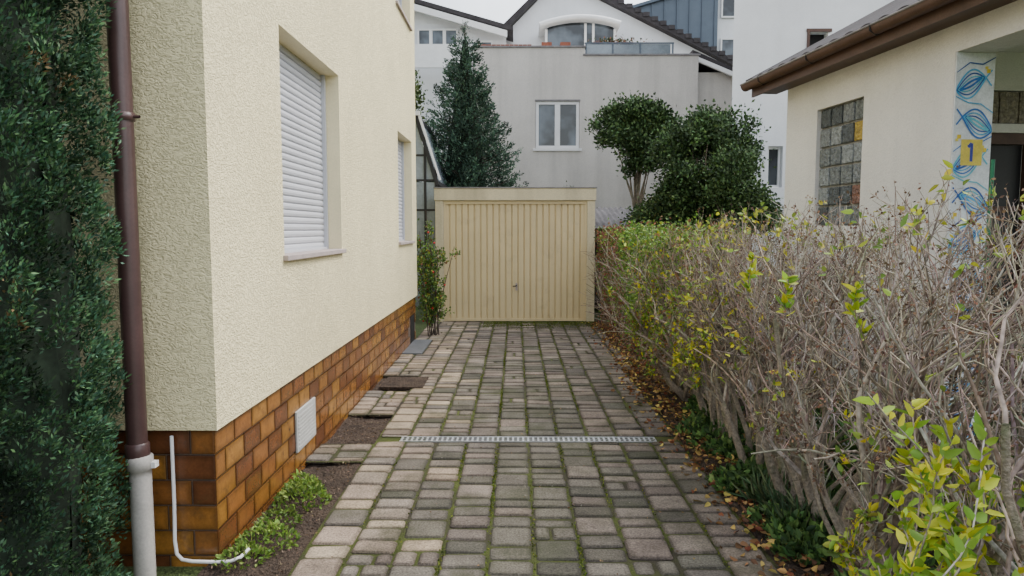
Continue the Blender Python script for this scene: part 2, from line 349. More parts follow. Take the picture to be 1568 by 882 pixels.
def tile(f3,a0,a1,z0,z1):
    g=.004
    n=len(b.v); c=tcol(); c2=tuple(np.array(c)*.45); c3=tuple(np.array(c)*.62)
    def rect(q): return [(a0+g+q,z0+g+q),(a1-g-q,z0+g+q),(a1-g-q,z1-g-q),(a0+g+q,z1-g-q)]
    for q,dep,cc in ((0,.01,c2),(0,.002,c2),(.006,0,c3),(.034,-.0003,c)):
        b.v+=[f3(p[0],p[1],dep) for p in rect(min(q,(a1-a0)/2-g-.002))]; b.c+=[cc]*4
    for s_ in (0,4,8):
        for k in range(4): b.f.append((n+s_+k,n+s_+(k+1)%4,n+s_+4+(k+1)%4,n+s_+4+k))
    b.f.append((n+12,n+13,n+14,n+15))
fyz=lambda a_,z_,dd:(XW-.025-dd,a_,z_)
fxz=lambda a_,z_,dd:(a_,YF+.025+dd,z_)
for r in range(6):
    z1=.688-r*th; z0=z1-th
    y=YF+.025-(tl/2 if r%2 else 0)
    while y<YB-.02:
        a,c=max(y,YF+.025),min(y+tl,YB-.03)
        y+=tl
        if c-a<.02: continue
        if c>10.55 and a<10.95 and z1<.5: continue
        tile(fyz,a,c,z0,z1)
    x=XW-.025+(tl/2 if r%2==0 else 0)
    while x>-5:
        a,c=x-tl,min(x,XW-.025); x-=tl
        if c-a>.02: tile(fxz,a,c,z0,z1)
b.out('plinth_tiles',M_tile,house)
b=B(); b.box(XW-.024,XW-.008,4.95,5.42,.13,.43); b.out('basement_vent',M_vent,house,bevel=.004)
b=B()
for i in range(9): b.box(XW-.0085,XW-.004,4.98,5.39,.155+i*.028,.168+i*.028)
b.out('vent_slats',M_vent,house)
b=B(); b.box(XW-.034,XW-.026,10.57,10.93,.0,.45); b.out('basement_window',M_black,house)

dp=empty('rain_downpipe'); px,py=-1.905,3.46
pipe('upper_pipe',[(px,py,z) for z in (.62,1,2,3,4,5,6.5)],.050,M_pipeb,dp)
pipe('socket',[(px,py,z) for z in (.585,.60,.66,.67)],[.05,.058,.058,.05],M_pipeb,dp)
pipe('standpipe',[(px+.01,py,z) for z in (-.05,.3,.5,.53,.535,.60,.605)],[.052,.052,.052,.052,.062,.062,.05],M_pipeg,dp)
for z in (2.28,4.3): 
    pipe('clamp',[(px,py,z+dz) for dz in (-.02,-.019,.019,.02)],[.047,.057,.057,.047],M_pipeb,dp)
    pipe('clamp_bolt',[(px+.03,py,z),(px+.085,py,z)],.008,M_pipeb,dp,6)
b=B(); b.box(px+.05,px+.09,py-.01,py+.03,.54,.57); b.out('pipe_bracket',M_white,dp)
pts=[(-1.80,3.60,.66),(-1.80,3.60,.5),(-1.80,3.60,.3),(-1.80,3.59,.1),(-1.79,3.585,.03),(-1.76,3.58,.0),(-1.7,3.57,-.005),(-1.6,3.56,-.003),(-1.5,3.56,.0),(-1.45,3.58,.015),(-1.43,3.64,.03)]
pipe('white_conduit',pts,.0095,M_white,None,10)

# ------------------------------------------------------------------ garage
gar=empty('garage'); GX0,GX1,GY=-1.505,1.475,13.2
b=B(); b.box(GX0,GX0+.15,GY,GY+5.6,-.02,2.26); b.box(GX1-.15,GX1,GY,GY+5.6,-.02,2.26); b.box(GX0-.015,GX1+.015,GY-.02,GY+5.65,2.262,2.49); b.box(GX0+.15,GX1-.15,GY+5.4,GY+5.6,0,2.26)
b.out('garage_walls',M_gframe,gar,bevel=.012)
b=B(); b.box(GX0-.03,GX1+.03,GY-.035,GY+5.7,2.492,2.51); b.out('roof_edge',M_gray,gar)
b=B(); x=GX0+.152; xe=GX1-.152; rows=[];
prof=[]; n=23; pw=(xe-x)/n
for i in range(n):
    x0=x+i*pw; prof+=[(x0,.080),(x0+.010,.055),(x0+pw-.022,.055),(x0+pw-.010,.080)]
b.grid([[ (p[0],GY+p[1],zz) for p in prof] for zz in (.012,1.2,2.2)]); b.out('door_panel',M_gdoor,gar)
b=B(); b.box(x,xe,GY+.03,GY+.083,2.2,2.258); b.box(x,x+.04,GY+.03,GY+.086,.0,2.199); b.box(xe-.04,xe,GY+.03,GY+.086,.0,2.199); b.box(x+.041,xe-.041,GY+.035,GY+.09,.004,.05); b.out('door_frame',M_gdoor,gar)
b=B(); b.box(-.01,.03,GY+.035,GY+.056,.58,.72); b.out('handle_plate',M_sill,gar); pipe('handle_lever',[(.01,GY+.06,.68),(.01,GY+.0,.68),(.0,GY-.005,.67),(-.06,GY-.005,.665)],.010,M_blackm,gar,8)
shed=empty('corrugated_shed'); b=B(); b.box(1.75,3.4,15.3,17,0,1.75); b.out('shed_walls',M_barkd,shed)
rows=[]
for (yy,zz) in ((14.9,1.78),(17.2,2.25)): rows.append([(1.6+i*.02,yy,zz+.022*math.sin(i*.02*2*math.pi/.13)) for i in range(100)])
b=B(); b.grid(rows); b.out('corrugated_roof',M_gray,shed,smooth=True)

cn=empty('glass_conservatory')
b=B()
for x_ in (-2.75,-2.1,-1.84,-1.62): b.box(x_-.025,x_+.025,14.4,14.46,0,3.0 if x_>-1.7 else 3.6)
for zz in (.9,2.1,2.7,3.2): b.box(-2.8,-1.6 if zz<3 else -1.8,14.41,14.45,zz,zz+.04)
b.prism([(-3.1,14.36,4.02),(-1.98,14.36,4.02),(-1.55,14.36,2.62),(-1.62,14.36,2.62),(-2.03,14.36,3.95),(-3.1,14.36,3.95)],(0,.08,0))
b.prism([(-3.1,17,4.02),(-1.98,17,4.02),(-1.55,17,2.62),(-1.62,17,2.62),(-2.03,17,3.95),(-3.1,17,3.95)],(0,.08,0))
b.box(-1.62,-1.55,14.44,17,2.62,2.7); b.box(-2.03,-1.97,14.44,17,3.95,4.03)
b.out('black_frame',M_blackm,cn)
b=B(); b.box(-2.72,-1.65,14.42,14.43,.1,2.68); b.poly([(-2.72,14.425,2.7),(-1.66,14.425,2.7),(-2.03,14.425,3.9),(-2.72,14.425,3.9)]); b.poly([(-2.0,14.45,3.97),(-1.58,14.45,2.66),(-1.58,17,2.66),(-2.0,17,3.97)]); b.out('glazing',M_lglass,cn)
b=B(); b.box(-3.1,-1.92,14.3,14.35,4.0,4.08); b.prism([(-1.98,14.34,4.05),(-1.93,14.34,4.05),(-1.51,14.34,2.72),(-1.55,14.34,2.72)],(0,.03,0)); b.out('white_trim',M_white,cn)

def window(par,x0,x1,z0,z1,y,panes=2,fr=.06,recess=.12,name='window',curtain=False):
    b=B(); b.poly([(x0,y,z0),(x1,y,z0),(x1,y,z1),(x0,y,z1)]); b.out(name+'_glass',M_glass,par)
    b=B(); b.box(x0,x0+fr,y-.05,y-.004,z0,z1); b.box(x1-fr,x1,y-.05,y-.004,z0,z1); b.box(x0+fr,x1-fr,y-.05,y-.004,z1-fr,z1); b.box(x0+fr,x1-fr,y-.05,y-.004,z0,z0+fr)
    for i in range(1,panes):
        xm=x0+(x1-x0)*i/panes; b.box(xm-fr*.9,xm+fr*.9,y-.055,y-.005,z0+fr,z1-fr)
    b.out(name+'_frame',M_white,par)

th_=empty('terrace_house'); Y0=21
P=lambda u,v,dd:(u,Y0+dd,v)
wh=[(.57,1.86,4.08,5.46)]
b=B(); sheet(b,P,[-1.25,5.3],[-.05,6.75],wh,.15); reveals(b,P,wh,.16); b.box(-1.25,2.0,Y0,Y0+.2,6.751,6.98)
b.poly([(-1.25,Y0,0),(-1.25,Y0+6,0),(-1.25,Y0+6,6.75),(-1.25,Y0,6.75)]); b.poly([(5.3,Y0,0),(5.3,Y0+6,0),(5.3,Y0+6,6.75),(5.3,Y0,6.75)]); b.poly([(-1.25,Y0,6.74),(5.3,Y0,6.74),(5.3,Y0+5,6.74),(-1.25,Y0+5,6.74)])
b.box(5.302,6.6,Y0+.6,Y0+5,0,6.4)
b.out('rendered_walls',M_bw,th_)
window(th_,.58,1.85,4.09,5.45,Y0+.08,fr=.085)
b=B(); b.box(.50,1.93,Y0-.05,Y0-.002,4.02,4.09); b.out('window_sill',M_white,th_)
b=B(); b.box(.55,1.88,Y0-.02,Y0-.003,5.46,5.5); b.box(1.95,5.35,Y0-.04,Y0+.25,6.752,6.80); b.box(-1.3,2.03,Y0-.04,Y0+.25,6.982,7.03); b.out('parapet_flashing',M_gray,th_)
b=B(); 
for i in range(12): b.box(-1.1+i*.13,-1.1+i*.13+.12,Y0+.1,Y0+.3,7.03,7.10)
b.out('ridge_tiles',M_rtile,th_)
b=B(); b.box(2.05,4.5,Y0+.1,Y0+.11,6.82,7.1); b.out('rail_glass',M_lglass,th_)
b=B(); b.box(2.0,4.6,Y0+.08,Y0+.13,7.11,7.15)
for x_ in (2.02,2.8,3.6,4.55): b.box(x_,x_+.04,Y0+.08,Y0+.13,6.80,7.11)
b.out('terrace_rail',M_zinc,th_)
b=B()
for x_ in (.75,1.3,2.25,2.7,3.1): b.box(x_,x_+.3,Y0+.24,Y0+.4,6.85,7.2)
b.out('planters',M_rtile,th_)
b=B(); b.prism([(5.2,Y0+.3,6.85),(6.9,Y0+.3,6.15),(6.9,Y0+.3,6.27),(5.2,Y0+.3,6.99)],(0,4,0)); b.out('side_roof',M_roof,th_)
b=B(); b.prism([(5.2,Y0+.28,6.72),(6.9,Y0+.28,6.02),(6.9,Y0+.28,6.148),(5.2,Y0+.28,6.848)],(0,.1,0)); b.out('verge_board',M_white,th_)
C=np.array([[3.0,Y0+.3,7.22]])+rng.normal(size=(260,3))*[.35,.1,.05]
leaves('terrace_plants',C,rng.normal(size=(260,3))+[0,0,.3],.09,.05,palette(260,[(.05,.08,.03),(.2,.1,.06),(.03,.05,.02)]),M_leaf,th_)

gh=empty('gable_house'); Yg=26
b=B(); b.poly([(-.6,Yg,0),(8.2,Yg,0),(8.2,Yg,7.3),(1.5,Yg,10.6),(-.6,Yg,8.5)]); b.poly([(-.6,Yg,0),(-.6,Yg+8,0),(-.6,Yg+8,8.5),(-.6,Yg,8.5)]); b.out('gable_walls',M_ww,gh)
b=B(); 
b.prism([(1.5,Yg-.3,10.62),(8.6,Yg-.3,7.12),(8.6,Yg-.3,7.32),(1.5,Yg-.3,10.84)],(0,5,0)); b.prism([(1.5,Yg-.3,10.62),(-.75,Yg-.3,8.42),(-.95,Yg-.3,8.5),(1.5,Yg-.3,10.84)],(0,5,0)); b.out('roof_slopes',M_roof,gh)
b=B(); x_=1.5
while x_<8.5:
    zz=10.84-(x_-1.5)*.4958; b.box(x_,x_+.22,Yg-.34,Yg-.1,zz-.13,zz+.02); x_+=.3
b.out('verge_tiles',M_roof,gh)
rows=[]
for yy in (Yg-1.3,Yg-.01):
    r_=[]
    for i in range(25):
        t=i/24; xx=.80+2.75*t; zz=8.60+.36*math.sin(math.pi*(.06+.84*t))**.8; r_.append((xx,yy,zz))
    rows.append(r_)
b=B(); b.grid(rows); b.grid([[(p[0],p[1],p[2]-.12) for p in rows[0]],[(p[0],Yg-.01,p[2]-.12) for p in rows[0]]]); b.out('arched_canopy',M_white,gh)
arc=[(p[0],Yg-1.3,p[2]-.04) for p in rows[0]]; pipe('canopy_rim',arc,.09,M_white,gh,10)
b=B(); b.poly([(1.0,Yg-1.0,7.6),(3.4,Yg-1.0,7.6),(3.4,Yg-1.0,8.6)]+[(p[0],Yg-1.0,p[2]-.14) for p in rows[0][::-1] if 1.05<p[0]<3.35]+[(1.0,Yg-1.0,8.58)]); b.out('dormer_glass',M_glass,gh)
b=B()
for x_ in (1.0,2.35,2.62,3.36): b.box(x_,x_+.08,Yg-1.06,Yg-1.01,7.6,8.58 if x_ in(1.0,3.36) else 8.78)
b.out('dormer_mullions',M_white,gh)
b=B(); b.box(4.2,5.4,Yg-.02,Yg-.005,7.6,8.3); b.out('side_window',M_glass,gh)
zb=empty('zinc_clad_penthouse'); b=B(); b.prism([(4.4,29,5),(8.05,29,5),(8.05,29,11.5),(4.4,29,10.4)],(0,6,0)); b.out('zinc_box',M_zinc,zb)
b=B(); x_=4.4
while x_<8: b.box(x_,x_+.035,28.95,28.999,5,10.4+(x_-4.4)*.3); x_+=.5
b.prism([(4.2,28.85,10.34),(8.2,28.85,11.5),(8.2,28.85,11.62),(4.2,28.85,10.46)],(0,.3,0)); b.out('standing_seams',M_zinc,zb)
b=B(); b.box(8.06,14,29.3,34,4,14); b.out('white_annex',M_ww,zb); window(zb,8.25,9.6,8.2,9.4,29.27); window(zb,8.25,9.6,10.2,11.4,29.27,name='upper_window')
lr=empty('rear_white_house'); b=B(); b.poly([(-9,25,0),(-.35,25,0),(-.35,25,8.45),(-9,25,10.9)]); b.poly([(-.35,25,0),(-.35,32,0),(-.35,32,8.45),(-.35,25,8.45)]); b.out('walls',M_ww,lr)
b=B(); b.prism([(-9.2,24.5,10.98),(-.1,24.5,8.42),(-.1,24.5,8.56),(-9.2,24.5,11.12)],(0,8,0)); b.out('roof_slope',M_roof,lr)
b=B(); b.prism([(-9.2,24.45,10.7),(-.3,24.45,8.2),(-.3,24.45,8.41),(-9.2,24.45,10.91)],(0,.1,0)); b.box(-9,-1.2,23.6,23.7,7.0,7.75); b.out('fascia_balcony',M_white,lr)
window(lr,-3.4,-2.0,7.5,8.6,24.95,3); window(lr,-1.8,-.8,7.5,8.2,24.95,2,name='small_window')

tw=empty('tall_white_house'); Yt=14
P=lambda u,v,dd:(u,Yt+dd,v)
wh=[(5.66,6.02,5.15,5.52),(4.93,5.22,2.55,3.35)]
b=B(); sheet(b,P,[4.2,13],[-.05,9.5],wh,.2); reveals(b,P,wh,.2); b.poly([(4.2,Yt,0),(7.6,Yt+8,0),(7.6,Yt+8,9.5),(4.2,Yt,9.5)]); b.out('white_walls',M_ww,tw)
b=B(); b.poly([(5.66,Yt+.19,5.15),(6.02,Yt+.19,5.15),(6.02,Yt+.19,5.52),(5.66,Yt+.19,5.52)]); b.out('opening_dark',M_black,tw)
b=B(); b.box(5.6,6.08,Yt-.03,Yt-.002,5.52,5.58); b.box(5.61,5.66,Yt-.03,Yt-.002,5.13,5.52); b.out('opening_surround',M_brown,tw)
window(tw,4.94,5.21,2.56,3.34,Yt+.15,1,.04)
b=B(); b.prism([(3.9,13.5,9.5),(13.5,13.5,9.5),(8.5,13.5,12.5)],(0,3,0)); b.out('roof',M_roof,tw)

# ------------------------------------------------------------------ right white house
rh=empty('white_house_with_porch',(3.2,7,0),R(6.8))
P=lambda u,v,dd:(dd,u,v)
gb=(-.30,.50,1.77,2.97)
b=B(); sheet(b,P,[-1.45,1.14],[0,3.34],[gb],.1); reveals(b,P,[gb],.1)
b.poly([(0,1.14,0),(6,1.14,0),(6,1.14,5.5),(2.9,1.14,4.75),(0,1.14,3.34)])
b.box(0,.33,-6,-1.452,3.09,3.34)
b.box(0,.33,-6,-4.4,0,3.088)
b.poly([(0,-1.45,0),(.33,-1.45,0),(.33,-1.45,3.09),(0,-1.45,3.09)]); b.poly([(.33,-1.45,0),(.33,-.55,0),(.33,-.55,3.34),(.33,-1.45,3.34)])
P2=lambda u,v,dd:(u,-.55+dd,v)
sheet(b,P2,[.33,5],[0,3.34],[(.37,1.60,0,2.62),(.37,1.7,2.70,3.0)],.1); reveals(b,P2,[(.37,1.60,0,2.62),(.37,1.7,2.70,3.0)],.1)
b.poly([(.0,-6,3.342),(4.5,-6,3.342),(4.5,-.5,3.342),(.0,-.5,3.342)])
b.out('white_walls',M_rw,rh)
b=B(); b.box(.37,.47,-.52,-.46,0,2.62); b.box(1.5,1.6,-.52,-.46,0,2.62); b.box(.47,1.5,-.52,-.46,2.52,2.62); b.box(.47,1.5,-.50,-.46,.0,.9); b.box(.92,.98,-.50,-.46,.9,2.52); b.box(.47,1.5,-.49,-.46,1.9,1.95); b.out('door_frame',M_brown,rh)
b=B(); b.box(.47,1.5,-.455,-.45,.9,2.52); b.out('door_glass',M_blackm,rh)
b=B()
for i in range(6): b.box(.385+i*.2,.57+i*.2,-.53,-.46,2.71,2.99,(.20,.17,.12))
b.out('transom_glass_blocks',M_gblock,rh)
b=B(); b.box(.005+.06,.09,gb[0]+.001,gb[1]-.001,gb[2]+.001,gb[3]-.001); b.out('glass_block_mortar',M_path,rh)
b=B()
for i in range(4):
    for j in range(6):
        c=random.choice([(.12,.135,.14),(.17,.185,.19),(.22,.24,.245),(.06,.07,.073),(.14,.155,.155)])
        if (i,j)==(0,4): c=(.36,.25,.03)
        if (i,j)==(0,1): c=(.18,.08,.05)
        b.box(.035,.063,gb[0]+.010+i*.2,gb[0]+.190+i*.2,gb[2]+.010+j*.2,gb[2]+.190+j*.2,c)
b.out('glass_blocks',M_gblock,rh,bevel=.01)
b=B(); b.box(-.27,-.001,-6.3,1.4,3.30,3.335); b.box(-.295,-.271,-6.3,1.42,3.26,3.42); b.out('soffit_fascia',M_brown,rh)
rows=[]
for k in range(9):
    t=math.pi*k/8; rows.append([(-.36-.06*math.cos(t),yy,3.40-.07*math.sin(t)) for yy in (-6.3,1.45)])
b=B(); b.grid(rows); b.out('gutter',M_brown,rh,smooth=True)
pipe('gutter_bead',[(-.42,-6.3,3.405),(-.42,1.45,3.405)],.010,M_gray,rh,8)
for yy in (-4,-3,-2,-1,0,1): pipe('gutter_bracket',[(-.30,yy,3.42),(-.30,yy,3.35),(-.36,yy,3.325),(-.42,yy,3.36),(-.425,yy,3.41)],.007,M_blackm,rh,6)
rows=[]
ys=np.arange(-6.4,1.46,.03)
for (xx,zz) in ((-.36,3.43),(.0,3.62),(3.0,5.25)): rows.append([(xx,float(y_),zz+.028*abs(math.sin(y_*math.pi/.24))) for y_ in ys])
b=B(); b.grid(rows); b.grid([rows[0],[(p[0]+.01,p[1],3.40) for p in rows[0]]]); b.prism([(-.36,1.40,3.34),(3.0,1.40,5.13),(3.0,1.40,5.25),(-.36,1.40,3.46)],(0,.05,0)); b.poly([(3,-6.4,5.25),(3,1.46,5.25),(6.3,1.46,3.4),(6.3,-6.4,3.4)]); b.out('tiled_roof',M_roof,rh)
# mosaic pier
b=B(); W_=(.72,.74,.76)
b.box(.004,.326,-1.462,-1.4515,.0,3.088,W_)
BL=[(.03,.17,.50),(.10,.40,.66),(.02,.10,.36),(.14,.48,.60)]
yl=[-1.4645]
def ribbon(pts,wd,col):
    yl[0]-=.00003; y_=yl[0]
    for i in range(len(pts)-1):
        (x1,z1),(x2,z2)=pts[i],pts[i+1]; dx,dz=x2-x1,z2-z1; l=math.hypot(dx,dz)+1e-6; nx,nz=-dz/l*wd/2,dx/l*wd/2
        cl=lambda v:max(.006,min(.324,v))
        b.poly([(cl(x1-nx),y_,z1-nz),(cl(x2-nx),y_,z2-nz),(cl(x2+nx),y_,z2+nz),(cl(x1+nx),y_,z1+nz)],col)
z=.15;k=0
while z<3.0:
    tilt=.10 if k%2 else -.10; x0,x1=(.0,.25) if k%2 else (.07,.33)
    for q,(h,wd) in enumerate([(.105,.013),(.075,.010),(.047,.009),(.018,.016)]):
        col=BL[(k+q)%4]; sh=.012*q
        for sgn in (1,-1):
            pts=[(x0+sh+(x1-x0-2*sh)*t/14, z+sgn*h*math.sin(math.pi*t/14)+tilt*(t/14-.5)) for t in range(15)]; ribbon(pts,wd,col)
    xa=x1 if k%2 else x0; dd=1 if k%2 else -1
    for sgn in (1,-1): ribbon([(xa,z+tilt/2*dd),(xa+dd*.05,z+tilt/2*dd+sgn*.06)],.012,BL[k%4])
    ribbon([(.0,z+.145-tilt*.6),(.11,z+.16),(.22,z+.15),(.33,z+.145+tilt*.6)],.009,BL[(k+1)%4])
    cx=.27 if k%2 else .05
    ribbon([(cx-.016,z+.10*dd),(cx+.016,z+.10*dd)],.03,(.72,.52,.05)); ribbon([(cx-.03,z+.125*dd),(cx-.005,z+.125*dd)],.02,(.75,.62,.12))
    z+=.30;k+=1
ribbon([(.07,2.33),(.25,2.33)],.20,(.70,.55,.10)); ribbon([(.16,2.26),(.16,2.40),(.13,2.37)],.025,(.04,.06,.35))
b.out('mosaic_pier',M_paint,rh)
pipe('green_garden_stake',[(3.52,5.3,0),(3.52,5.3,1),(3.53,5.3,2.25)],.014,M_green,None,8)

# ------------------------------------------------------------------ vegetation
def cloud_tree(name,center,rad,nblob,blobr,ncl,nleaf,ll,lw,cols,trunk=None,weights=None,jit=.25,bark=M_bark):
    par=empty(name); c0=np.array(center); rad=np.array(rad)
    th=norm(rng.normal(size=(nblob,3))); rr=rng.uniform(.35,.85,(nblob,1)); bc=c0+th*rr*rad
    bi=rng.integers(0,nblob,ncl); dirs=norm(rng.normal(size=(ncl,3))); dirs[:,2]=np.abs(dirs[:,2])*.9-.25*rng.random(ncl)
    br=blobr*rng.uniform(.6,1.15,nblob)
    cc=bc[bi]+norm(dirs)*br[bi][:,None]*rng.uniform(.55,1.05,(ncl,1))
    tone=rng.uniform(.6,1.45,ncl)
    idx=np.repeat(np.arange(ncl),nleaf); n=len(idx)
    pos=cc[idx]+rng.normal(size=(n,3))*blobr*.22
    out=norm(pos-c0); D=out*.6+rng.normal(size=(n,3))*.7
    col=palette(n,cols,weights,jit)*tone[idx][:,None]
    leaves('foliage',pos,D,rng.uniform(.6,1.2,n)*ll,lw,col,M_leafd,par)
    if trunk is not None:
        t0=np.array(trunk,float); Ps=[];Rs=[]
        top=c0+[0,0,rad[2]*.3]; K=6
        tt=np.linspace(0,1,K)[:,None]; Ps.append(t0+(top-t0)*tt+rng.normal(size=(K,3))*.03*tt); Rs.append(np.linspace(.07,.03,K))
        for q in bc: 
            s0=t0+(top-t0)*rng.uniform(.35,.85); Ps.append(s0+(q-s0)*tt+np.sin(tt*3.1)*[0,0,-.1]); Rs.append(np.linspace(.03,.008,K))
        tubes('trunk_and_limbs',[(np.array(Ps),np.array(Rs))],bark,par,6)
    return par
DG=[(.040,.078,.026),(.058,.105,.033),(.028,.055,.020),(.080,.13,.044)]
cloud_tree('evergreen_tree',(2.60,15.2,3.60),(.85,.8,.95),20,.40,540,50,.085,.048,DG,trunk=(2.5,15.2,0))
cloud_tree('laurel_tree',(3.35,13.1,2.62),(1.08,.8,1.55),26,.42,620,50,.075,.045,DG,trunk=(3.3,13.1,0))
cloud_tree('laurel_tree',(3.78,11.9,2.2),(.62,.6,1.1),10,.38,240,48,.07,.042,DG,trunk=(3.8,11.9,0))
cloud_tree('garden_shrub',(2.8,13.4,1.6),(.8,.6,1.0),12,.35,280,40,.06,.038,DG+[(.09,.11,.03)],trunk=(2.8,13.2,0))
cloud_tree('deciduous_tree',(-3.3,19,4.6),(1.2,1,1.6),14,.5,300,40,.1,.06,[(.07,.11,.03),(.10,.14,.04),(.05,.08,.03)],trunk=(-3,19,0))
cloud_tree('garden_bush',(1.6,19.5,2.2),(.9,.6,.9),10,.35,60,30,.07,.04,[(.06,.09,.03),(.09,.11,.04)],trunk=(1.6,19.5,0))

cf=empty('conifer_tree'); H=6.55; cx,cy=-1.2,17
ncl=1200; z=1.0+(H-1.0)*(1-np.sqrt(rng.random(ncl)))*1.0; z=np.clip(z,1,H-.03); a=rng.uniform(0,2*np.pi,ncl)
rz=1.12*np.minimum(1,((H-z)/H*2.0))**.9; lump=1+.15*np.sin(a*3+z*2.3)+.12*np.sin(a*7-z*5)
r=rz*lump*rng.uniform(.6,1.04,ncl)
cc=np.stack([cx+r*np.cos(a),cy+r*np.sin(a),z],-1); outv=np.stack([np.cos(a),np.sin(a),.75+0*a],-1)
k=50; idx=np.repeat(np.arange(ncl),k); n=len(idx); tt=rng.uniform(-.1,1,n)
pos=cc[idx]+outv[idx]*(tt[:,None]-.5)*.28+rng.normal(size=(n,3))*(.085*(1.15-tt))[:,None]
D=outv[idx]+rng.normal(size=(n,3))*.6
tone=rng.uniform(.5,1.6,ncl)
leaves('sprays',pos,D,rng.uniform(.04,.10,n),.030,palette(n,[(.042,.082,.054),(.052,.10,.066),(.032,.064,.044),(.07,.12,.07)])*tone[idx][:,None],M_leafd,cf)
zz=np.linspace(0,H,14); pipe('trunk',[(cx,cy,q) for q in zz],list(np.linspace(.13,.012,14)),M_barkd,cf,8)
Ps=[];Rs=[]
for i in range(0,ncl,3):
    s0=np.array([cx,cy,z[i]-.35*r[i]]); Ps.append(s0+(cc[i]-s0)*np.linspace(0,1,4)[:,None]); Rs.append(np.linspace(.02,.005,4))
tubes('limbs',[(np.array(Ps),np.array(Rs))],M_barkd,cf,4)
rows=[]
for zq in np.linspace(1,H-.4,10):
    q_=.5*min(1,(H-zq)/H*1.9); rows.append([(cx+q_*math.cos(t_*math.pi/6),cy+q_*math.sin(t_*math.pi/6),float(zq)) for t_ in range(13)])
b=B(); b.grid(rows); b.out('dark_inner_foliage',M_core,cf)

# columnar thuja near left
tj=empty('columnar_thuja'); tx,ty,TH=-2.44,2.98,5.0
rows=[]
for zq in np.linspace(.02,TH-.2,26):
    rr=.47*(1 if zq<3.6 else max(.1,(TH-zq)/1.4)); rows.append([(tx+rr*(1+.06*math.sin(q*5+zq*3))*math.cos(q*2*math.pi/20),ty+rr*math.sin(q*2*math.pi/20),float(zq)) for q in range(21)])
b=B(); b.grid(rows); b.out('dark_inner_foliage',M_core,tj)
ns=4600; a=rng.uniform(-np.pi,.9,ns); z=rng.uniform(0,TH,ns)
fr=np.clip((TH-z)/1.4,.05,1)**.7
lump=.05*np.sin(a*7+np.sin(z*2.1)*2)+.035*np.sin(a*17+z*3.0)+.035*np.sin(z*11+a*5)
rr=(.55+lump+rng.uniform(-.05,.03,ns))*fr
cc=np.stack([tx+rr*np.cos(a),ty+rr*np.sin(a),z],-1); rad_=np.stack([np.cos(a),np.sin(a),0*a],-1)
ax=norm(rad_*.9+np.array([0,0,1.])*rng.uniform(.1,1.0,(ns,1))+rng.normal(size=(ns,3))*.25)
k=32; idx=np.repeat(np.arange(ns),k); n=len(idx)
loc=norm(rng.normal(size=(n,3))+ax[idx]*.7); q=rng.uniform(.15,1,n)**.7; SR=rng.uniform(.034,.062,ns)[idx]
pos=cc[idx]+loc*(q*SR)[:,None]*[1,1,1.3]
D=loc*.6+ax[idx]*.7+rng.normal(size=(n,3))*.3+[0,0,.3]
ln=rng.uniform(.016,.034,n)
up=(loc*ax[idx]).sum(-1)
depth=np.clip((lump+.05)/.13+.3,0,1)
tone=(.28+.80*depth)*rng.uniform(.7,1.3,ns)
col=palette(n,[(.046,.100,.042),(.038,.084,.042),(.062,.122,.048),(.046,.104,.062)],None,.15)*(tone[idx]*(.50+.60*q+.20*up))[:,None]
br=rng.random(ns)<.004; col[br[idx]]=np.array([.15,.10,.045])
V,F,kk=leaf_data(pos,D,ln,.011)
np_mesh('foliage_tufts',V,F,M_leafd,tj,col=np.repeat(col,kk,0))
pipe('stem',[(tx,ty,-.05),(tx,ty,1),(tx,ty,4)],[.08,.07,.03],M_barkd,tj,8)

# ------------------------------------------------------------------ bare privet hedge
hg=empty('bare_privet_hedge')
def grow(start,dirs,length,K,wig,up):
    n=len(start); P=np.zeros((n,K,3)); P[:,0]=start; d=norm(dirs); st=(length/(K-1))[:,None]
    for i in range(1,K):
        d=norm(d+rng.normal(size=(n,3))*wig+np.array([0,0,up])); P[:,i]=P[:,i-1]+d*st
    return P
def spawn(P,Rp,n,spread,lo=.2,hi=1.):
    pi=rng.integers(0,len(P),n); K=P.shape[1]; t=rng.uniform(lo,hi,n)*(K-1); i=np.minimum(t.astype(int),K-2); f=(t-i)[:,None]
    s=P[pi,i]*(1-f)+P[pi,i+1]*f; d=norm(P[pi,i+1]-P[pi,i]); r=Rp[pi,i]*(1-f[:,0])+Rp[pi,i+1]*f[:,0]
    q=norm(np.cross(d,rng.normal(size=(n,3)))); return s,norm(d+q*spread),r
HT=lambda y:1.90+.05*np.sin(y*2.3)-.035*np.maximum(y-3,0)
def limit(s,d,L):
    top=HT(s[:,1])+rng.normal(size=len(s))*.08
    dz=np.maximum(d[:,2]+.15,.05); L=np.minimum(L,np.maximum(.03,(top-s[:,2])/dz))
    xl=1.33+.10*rng.random(len(s)); dx=-d[:,0]; L=np.where(dx>.05,np.minimum(L,np.maximum(.04,(s[:,0]-xl)/np.maximum(dx,.05))),L)
    return L
ys=[];
y=1.45
while y<8.0: ys.append(y); y+=.36
base=[];dd=[];rad0=[]
for y in ys:
    bx=1.80+random.gauss(0,.05)
    for j in range(random.randint(4,6)):
        base.append((bx+random.gauss(0,.045),y+random.gauss(0,.07),-.04)); dd.append((random.gauss(-.06,.26),random.gauss(0,.22),1)); rad0.append(random.uniform(.013,.025))
    base.append((bx-.05,y,-.05)); dd.append((random.gauss(-.12,.10),random.gauss(0,.1),1)); rad0.append(random.uniform(.034,.05))
for (x_,y_,dx_,r_) in ((1.74,3.36,-.05,.062),(1.70,4.3,-.28,.038),(1.74,4.32,.12,.036),(1.70,5.1,-.2,.032)):
    base.append((x_,y_,-.05)); dd.append((dx_,0,1)); rad0.append(r_)
base=np.array(base); dd=np.array(dd); rad0=np.array(rad0); n0=len(base)
